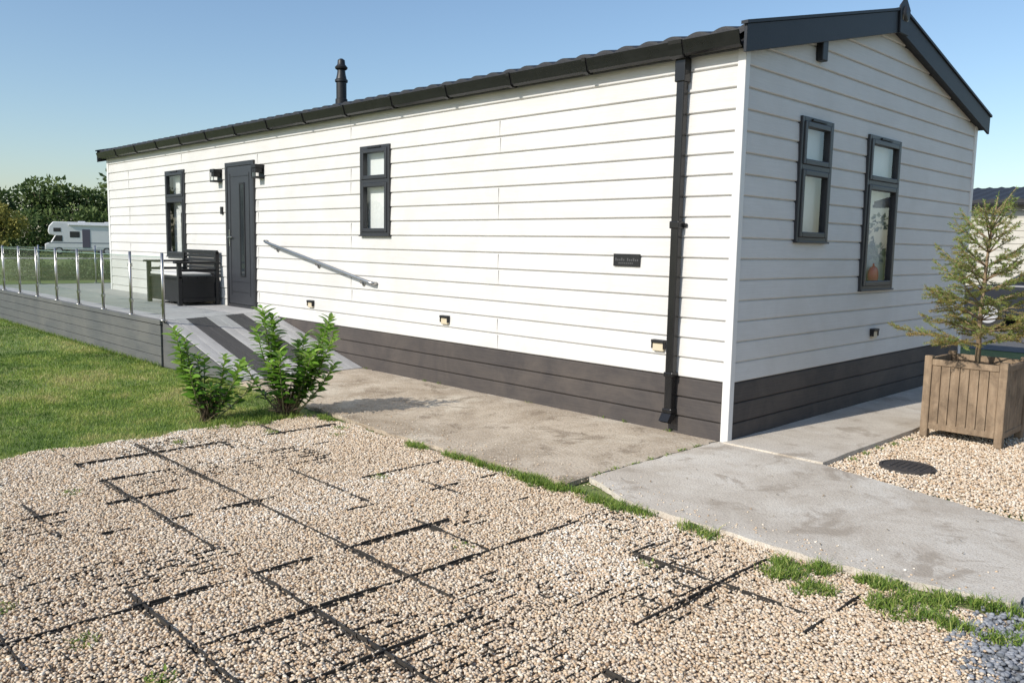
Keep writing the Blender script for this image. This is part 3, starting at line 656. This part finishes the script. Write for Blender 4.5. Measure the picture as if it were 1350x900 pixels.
laurel(-3.12,-2.08,.93,.34,stA,5,.118); laurel(-3.38,-2.67,.76,.28,stB,12,.105)
# ================================================================ lawn + weeds
m_grass=tintmat('grass_blades',[(.07,.135,.022),(.13,.22,.034),(.22,.32,.055),(.36,.41,.10),(.46,.42,.18)],rough=.6,trans=.3)
def dens(n,x0,x1,y0,y1,f):
    x,y=upts(n,x0,x1,y0,y1); k=f(x,y); return x[k],y[k]
X=[];Y=[]
for n,x0,x1 in ((60000,-5.5,-2.95),(46000,-9,-5.5),(28000,-16,-9)):
    f=lambda x,y:(x<-3.06+.05*np.sin(y*5)+.05*np.sin(y*13)+.12*(vnoise(y,y*0,.5,77)-.5)+rs.normal(0,.04,len(x)))&~((x>-5.05)&(y>-1.75))&~((x>-3.6)&(y>-1.95))
    a,b=dens(n,x0,x1,-6.4,-1.6 if x0>-5.6 else -1.79,f); X.append(a);Y.append(b)
X=np.concatenate(X);Y=np.concatenate(Y);n=len(X); vn=vnoise(X,Y,.9,11)*.45+vnoise(X,Y,.28,13)*.35+vnoise(X,Y,.1,14)*.2
far=np.clip((-X-3)/10,0,1)
lawn=empty('lawn',(-8,-4,-.04))
sheet('lawn_surface',[(-60,-40),(-3.1,-40),(-3.1,-1.9),(-4.9,-1.6),(-6.6,-1.77),(-60,-1.77)],-.036,M('lawn_base',(.11,.18,.035),(.21,.28,.07),scale=9,rough=.95,bump=.8,bscale=90,bdist=.02,c3=(.34,.32,.12),scale2=1.4,mix2=.8,c4=(.10,.16,.03),scale4=.8),lawn)
blades('grass_blades',np.stack([X,Y,np.full(n,-.037)],1),rs.uniform(.015,.034,n)*(.6+.9*vn)*(1+.2*far),rs.uniform(.003,.006,n)*(1+1.4*far),m_grass,lawn,np.clip((vn-.5)*2.2+.48+rs.normal(0,.15,n),0,1),lean=1.1)
def tuft(cx,cy,rx,ry,n,h,z=-.03):
    a=rs.rand(n)*6.283; r=np.sqrt(rs.rand(n))
    return np.stack([cx+np.cos(a)*r*rx+rs.normal(0,.01,n),cy+np.sin(a)*r*ry+rs.normal(0,.01,n),np.full(n,z)],1),rs.uniform(.4,1,n)*h
TP=[];TH=[]
def add(*a,**k):
    p,h=tuft(*a,**k); TP.append(p);TH.append(h)
for xx in np.arange(-2.9,2.4,.025):
    v=vnoise(np.array([xx]),np.array([0.]),.13,41)[0]
    lo=.62 if xx<-.35 else .36
    if xx>1.1 and xx<1.5: lo=.8
    if v>lo:
        wd_=.02+(.055*rs.rand() if xx>-.35 else .01)
        add(xx,-1.88-wd_*.4+rs.normal(0,.02),.035,wd_,int(130*(v-lo+.15)),rs.uniform(.035,.075))
for i in range(12): add(1.66+rs.normal(0,.1),-2.02+rs.normal(0,.10),.05,.05,90,rs.uniform(.04,.08))
for i in range(20): add(2.26+rs.normal(0,.17),-1.96+rs.normal(0,.14),.06,.05,85,rs.uniform(.04,.08))
for i in range(8): add(2.52+rs.normal(0,.1),-.60+rs.normal(0,.06),.07,.04,90,.06)
for i in range(10): add(-.35+i*.05+rs.normal(0,.02),-1.87+rs.normal(0,.03),.05,.04,55,.055)
for i in range(7): add(-.06+rs.normal(0,.01),-1.5+i*.2,.015,.05,26,.03,z=-.012)
for (a,b,c) in ((.12,-4.75,60),(-1.9,-4.2,40),(.6,-4.65,80),(2.05,-3.35,70),(-2.6,-2.5,80),(-2.2,-2.15,60),(-2.75,-3.2,60),(-.4,-4.9,40),(1.1,-2.5,25),(-1.0,-2.6,40),(.3,-3.0,20),(-2.4,-2.0,60)): add(a,b,.06,.05,c,.035)
for i in range(46): add(-3.15+rs.normal(0,.14),-2.05-i*.015+rs.normal(0,.08),.06,.06,36,.07)
for xx in np.arange(-15,-6.6,.13): add(xx,-1.81,.08,.025,26,.08)
for xx in np.arange(-4.9,-.3,.23):
    if rs.rand()<.5: add(xx,-.035,.04,.008,10,.04,z=-.006)
for i in range(5): add(.9+rs.normal(0,.02),.3+i*.25,.03,.04,25,.04)
TP=np.concatenate(TP);TH=np.concatenate(TH);n=len(TP)
wd=empty('weeds',(0,-1.9,0))
blades('weed_blades',TP,TH,rs.uniform(.003,.007,n),m_grass,wd,np.clip(rs.beta(1.8,2.4,n),0,1),lean=1.3)
k=rs.rand(n)<.22; Pb=TP[k]+np.array([0,0,.012]); nb=len(Pb); a=rs.rand(nb)*6.283
leafmesh('weed_leaves',Pb,np.stack([np.cos(a),np.sin(a),rs.uniform(.1,.9,nb)],1),np.tile(np.array([0,0,1.]),(nb,1)),rs.uniform(.015,.04,nb),rs.uniform(.008,.014,nb),m_grass,wd,np.clip(rs.beta(2,4,nb),0,1))
n=110; x,y=upts(n,-4.8,2.3,-1.75,-.05); a=rs.rand(n)*6.283
leafmesh('fallen_leaves',np.stack([x,y,np.full(n,.008)],1),np.stack([np.cos(a),np.sin(a),rs.uniform(-.1,.2,n)],1),np.tile(np.array([0,0,1.]),(n,1)),rs.uniform(.01,.03,n),rs.uniform(.006,.014,n),tintmat('dry_leaf',[(.2,.12,.06),(.35,.25,.12),(.12,.08,.05)]),None,rs.rand(n))
n=420; x=rs.uniform(-4.5,2.4,n); y=-1.8+np.abs(rs.normal(0,.16,n)); k=(y<-.05); x=x[k];y=y[k];n=len(x)
pebbles(np.stack([x,y,np.full(n,.003)],1),rs.uniform(.0035,.007,n),rs.rand(n),m_gravP,drv)
mh=empty('manhole_cover',(1.24,.37,0))
lathe('rim',[(.185,-.04),(.185,-.005),(.165,-.003),(.163,-.012),(.0,-.012)],(1.24,.37,0),m_iron,mh,seg=40)
lathe('lid',[(.160,-.02),(.160,-.006),(.155,-.004),(.0,-.004)],(1.24,.37,0),m_iron,mh,seg=40)
boxes('lid_ribs',[(1.24-.1+i*.04,1.24-.08+i*.04,.37-.1,.37+.1,-.004,.0) for i in range(6)],m_iron,mh,bevel=.001)
# ================================================================ BACKGROUND
def prism(name,prof,y0,y1,mat,parent,bevel=.03):
    m=len(prof); V=[(x,y0,z) for x,z in prof]+[(x,y1,z) for x,z in prof]
    F=[tuple(range(m)),tuple(range(m,2*m))[::-1]]+[(i,i+m,(i+1)%m+m,(i+1)%m) for i in range(m)]
    return mesh(name,V,F,mat,parent,bevel=bevel,seg=3)
def wheel(name,x,y,r,w,parent):
    V=[];F=[];n=24
    for yy,rr in ((y-w/2,r*.9),(y-w/2,r),(y+w/2,r),(y+w/2,r*.9)):
        for k in range(n): a=6.283*k/n; V.append((x+rr*math.cos(a),yy,r+rr*math.sin(a)))
    for i in range(3):
        for k in range(n): F.append((i*n+k,i*n+(k+1)%n,(i+1)*n+(k+1)%n,(i+1)*n+k))
    F+=[tuple(range(n)),tuple(range(3*n,4*n))[::-1]]
    mesh(name,V,F,m_tyre,parent)
    V=[(x+r*.6*math.cos(6.283*k/n),y-w/2-.012,r+r*.6*math.sin(6.283*k/n)) for k in range(n)]
    mesh(name+'_hub',V,[tuple(range(n))],M('hub',(.45,.45,.46),rough=.4),parent)
mo=empty('motorhome',(-79.7,20.2,-.04),math.radians(73.3),local=True)
prism('body',[(-3.3,.42),(-3.32,.95),(-2.85,1.12),(-2.5,1.72),(-2.95,1.80),(-3.05,2.1),(-2.95,2.55),(-2.6,2.95),(3.15,2.95),(3.3,2.85),(3.3,.42)],-1.1,1.1,m_white,mo,.08)
boxes('side_windows',[(-1.3,-.5,-1.115,-1.09,1.55,2.1),(1.9,2.8,-1.115,-1.09,1.55,2.1),(-2.6,-2.0,-1.115,-1.09,2.05,2.4)],m_vglass,mo,.02)
mesh('cab_window',[(-2.7,-1.112,1.2),(-1.9,-1.112,1.2),(-1.9,-1.112,1.72),(-2.42,-1.112,1.72)],[(0,1,2,3)],m_vglass,mo)
mesh('windscreen',[(-2.86,-.95,1.15),(-2.86,.95,1.15),(-2.535,.95,1.70),(-2.535,-.95,1.70)],[(0,3,2,1)],m_vglass,mo)
boxes('habitation_door',[(-.3,.35,-1.12,-1.09,.6,2.3)],M('door_purple',(.1,.09,.12)),mo,.02)  # the door's own colour is a dark purple
boxes('awning_cassette',[(-1.4,3.0,-1.22,-1.1,2.62,2.76)],m_white,mo,.03)
boxes('stripe',[(-3.0,3.28,-1.108,-1.09,1.02,1.12)],M('stripe_grey',(.25,.27,.3)),mo,0)
boxes('skirt',[(-1.3,3.2,-1.09,1.09,.3,.44),(-3.35,-3.25,-1.0,1.0,.35,.6)],M('plastic_grey',(.2,.2,.2)),mo,.02)
boxes('roof_vents',[(-.6,0,-.3,.3,2.95,3.05),(1.6,2.1,-.3,.3,2.95,3.03)],m_white,mo,.02)
for x in (-2.2,1.7):
    wheel('wheel',x,-1.0,.34,.22,mo); wheel('wheel',x,1.0,.34,.22,mo)
car=empty('parked_car',(-.6,14.2,-.03),0,local=True)
prism('body',[(-2.1,.3),(-2.15,.7),(-1.9,.88),(-1.1,.95),(1.5,.95),(2.0,.88),(2.12,.6),(2.1,.3)],-.86,.86,m_carpaint,car,.06)
prism('cabin',[(-1.2,.93),(-.55,1.38),(.9,1.40),(1.6,.93)],-.74,.74,m_carpaint,car,.06)
for yy in (-.745,.745):
    mesh('side_glass',[(-.98,yy,.97),(.2,yy,.97),(.2,yy,1.33),(-.5,yy,1.33)],[(0,1,2,3)],m_vglass,car)
    mesh('rear_side_glass',[(.27,yy,.97),(1.35,yy,.97),(.85,yy,1.34),(.27,yy,1.33)],[(0,1,2,3)],m_vglass,car)
mesh('windscreen',[(-1.16,-.66,.975),(-1.16,.66,.975),(-.6,.6,1.355),(-.6,-.6,1.355)],[(0,3,2,1)],m_vglass,car)
for x in (-1.35,1.3):
    wheel('wheel',x,-.8,.32,.2,car); wheel('wheel',x,.8,.32,.2,car)
boxes('lights',[(-2.16,-2.08,-.75,-.45,.62,.75),(-2.16,-2.08,.45,.75,.62,.75),(2.05,2.13,-.8,-.5,.62,.78),(2.05,2.13,.5,.8,.62,.78)],m_red,car,.02)
nl=empty('neighbouring_lodge',(0,20.6,0))
m_cream=M('neighbour_siding',(.46,.435,.375),(.52,.49,.43),scale=3,rough=.6)
V=[];F=[]
for i in range(15):
    z=.3+i*.165; n=len(V); V+=[(-9,17.98,z),(6,17.98,z),(6,17.995,z+.155),(-9,17.995,z+.155),(-9,18.02,z+.165),(6,18.02,z+.165)]; F+=[(n,n+1,n+2,n+3),(n+3,n+2,n+5,n+4)]
mesh('front_wall',V,F,m_cream,nl)
boxes('core',[(-8.99,5.99,18.03,23,-.03,2.78)],m_cream,nl)
boxes('skirt',[(-9,6,17.96,18.02,-.03,.3)],m_skirt,nl)
V=[];F=[];X_=np.arange(-9.3,6.31,.1); rows=[(17.7,2.79),(17.7,2.87),(20.5,3.36),(23.3,2.87)]
for yy,zz in rows:
    for xx in X_: V.append((xx,yy,zz+(.03 if int(round(xx*10))%3==0 else 0)))
m=len(X_)
for r in range(3):
    for i in range(m-1): a=r*m+i; F.append((a,a+1,a+1+m,a+m))
mesh('roof',V,F,m_roof,nl)
boxes('gutter',[(-9.3,6.3,17.6,17.7,2.72,2.82)],m_gut,nl,.02)
boxes('windows',[(x,x+1.1,17.95,17.99,1.1,2.2) for x in (-6.5,.6,3.4)],m_vglass,nl)
boxes('window_frames',[(x-.06,x+1.16,17.955,17.985,1.04,2.26) for x in (-6.5,.6,3.4)],m_anth,nl)
# distant trees
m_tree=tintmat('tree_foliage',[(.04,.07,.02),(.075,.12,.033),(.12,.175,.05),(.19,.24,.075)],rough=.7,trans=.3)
TPs=[];TDs=[];TTs=[];TLs=[];trk=[]
def crown(cx,cy,h,w,r,nlf,lv,shade=0,low=.14):
    nb=r.randint(16,24)
    trk.append(([(cx,cy,-.04),(cx+r.normal(0,.2),cy,h*.35),(cx+r.normal(0,.3),cy,h*.75)],[.03*h,.022*h,.008*h]))
    cs=[]
    for i in range(nb):
        t=r.uniform(low,.88); rad=w*(1-abs(t-.45)*.8)*r.uniform(.3,.95); a=r.rand()*6.283
        c=np.array([cx+math.cos(a)*rad*.75,cy+math.sin(a)*rad*.75,h*t]); cs.append((c,w*r.uniform(.26,.46)))
        trk.append(([(cx,cy,h*t*.6),tuple(c)],[.01*h,.004*h]))
    for c,s in cs:
        k=nlf//nb; d=nrm(r.normal(0,1,(k,3))); rr=s*r.uniform(.5,1.12,k)**.6
        p=c+d*rr[:,None]*np.array([1,1,.8]); ok=(p[:,2]<h*1.02)&(p[:,2]>.1); p=p[ok]; d=d[ok]
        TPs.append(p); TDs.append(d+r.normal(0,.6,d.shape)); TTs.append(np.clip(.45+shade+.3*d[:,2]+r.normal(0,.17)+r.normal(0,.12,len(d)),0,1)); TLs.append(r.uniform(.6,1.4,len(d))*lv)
r=np.random.RandomState(4)
for i in range(34):
    yy=-20+i*3.1+r.normal(0,.8); xx=-97-r.uniform(0,9); crown(xx,yy,r.uniform(6.6,9.8),r.uniform(3.2,4.6),r,2300,.46,shade=r.uniform(-.1,.2))
for i in range(34):
    crown(-90+r.normal(0,1),-30+i*3.2,r.uniform(3.2,5.4),2.7,r,1000,.36,shade=.1,low=.05)
for i in range(12):
    crown(-96+r.normal(0,3),-70+i*4.2,r.uniform(7,9.6),3.8,r,1300,.55)
for i in range(20):
    xx=-88+i*7+r.normal(0,1); crown(xx,112+r.uniform(0,8),r.uniform(6,8.5),3.6,r,700,.7)
TPa=np.concatenate(TPs);TDa=np.concatenate(TDs);TTa=np.concatenate(TTs);TLa=np.concatenate(TLs)
dt=empty('distant_trees',(-98,10,0))
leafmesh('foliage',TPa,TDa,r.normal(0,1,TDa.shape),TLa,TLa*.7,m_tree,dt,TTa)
tubes('trunks',trk,m_bark,dt,seg=6)
TPs.clear();TDs.clear();TTs.clear();TLs.clear();trk.clear()
crown(-74,11.4,4.4,2.6,r,4500,.25,.3,low=.08)
yt=empty('garden_tree',(-74,11.4,0))
leafmesh('foliage',np.concatenate(TPs),np.concatenate(TDs),r.normal(0,1,np.concatenate(TDs).shape),np.concatenate(TLs),np.concatenate(TLs)*.6,tintmat('tree_foliage_yellow',[(.10,.12,.025),(.22,.22,.05),(.36,.32,.08)],rough=.7,trans=.3),yt,np.concatenate(TTs))
tubes('trunk',trk,m_bark,yt,seg=6)
n=20000; yy=r.uniform(-45,60,n); zz=r.rand(n)*.8; xx=-70+r.uniform(-.6,.6,n)
kk=~((yy>13.5)&(yy<24)); xx=xx[kk];yy=yy[kk];zz=zz[kk];n=len(xx)
leafmesh('hedge',np.stack([xx,yy,zz*(.7+.5*vnoise(xx,yy,3,2))],1),r.normal(0,1,(n,3)),r.normal(0,1,(n,3)),r.uniform(.12,.3,n),r.uniform(.08,.2,n),m_tree,None,np.clip(.3+.4*zz+r.normal(0,.1,n),0,1))
n=9000; yy=r.uniform(2,9,n); zz=r.rand(n)**1.3; xx=-30+r.uniform(-.5,.5,n)
leafmesh('hedge',np.stack([xx,yy,zz*(.35+.7*vnoise(xx,yy,1.2,5))],1),r.normal(0,1,(n,3)),r.normal(0,1,(n,3)),r.uniform(.05,.13,n),r.uniform(.03,.07,n),m_tree,None,np.clip(.3+.4*zz+r.normal(0,.15,n),0,1))
sheet('site_road',[(-67,-60),(-63,-60),(-61,80),(-65,80)],-.034,M('pale_road',(.35,.33,.29),(.42,.4,.36),scale=3,rough=.95))
# ================================================================ LIGHT, SKY, CAMERA
el=math.radians(34); rot=math.radians(187)
w=bpy.data.worlds.new('World'); scene.world=w; w.use_nodes=True; nt=w.node_tree
sk=nt.nodes.new('ShaderNodeTexSky'); sk.sky_type='NISHITA'; sk.sun_disc=False; sk.sun_elevation=el; sk.sun_rotation=rot
sk.air_density=1.15; sk.dust_density=.8; sk.ozone_density=3.5
bg=nt.nodes['Background']; bg.inputs['Strength'].default_value=.15; nt.links.new(sk.outputs[0],bg.inputs[0])
sd=bpy.data.lights.new('sun','SUN'); sd.energy=4.6; sd.angle=math.radians(.5); sd.color=(1,.945,.86)
so=bpy.data.objects.new('sun',sd); COL.objects.link(so)
dirv=Vector((.12*math.cos(el),.993*math.cos(el),-math.sin(el))); so.rotation_euler=dirv.to_track_quat('-Z','Y').to_euler(); so.location=(-3,-15,12)
cam=bpy.data.cameras.new('camera'); co=bpy.data.objects.new('camera',cam); COL.objects.link(co)
R=Matrix(((.6987,-.0947,.7091),(.7150,.0669,-.6959),(.0185,.9932,.1144)))
co.rotation_mode='QUATERNION'; co.rotation_quaternion=R.to_quaternion(); co.location=(3.38,-5.70,1.5)
cam.lens=29.15; cam.sensor_width=36; cam.clip_start=.05; cam.clip_end=2000
scene.camera=co
scene.view_settings.view_transform='Standard'; scene.view_settings.look='None'; scene.view_settings.exposure=0
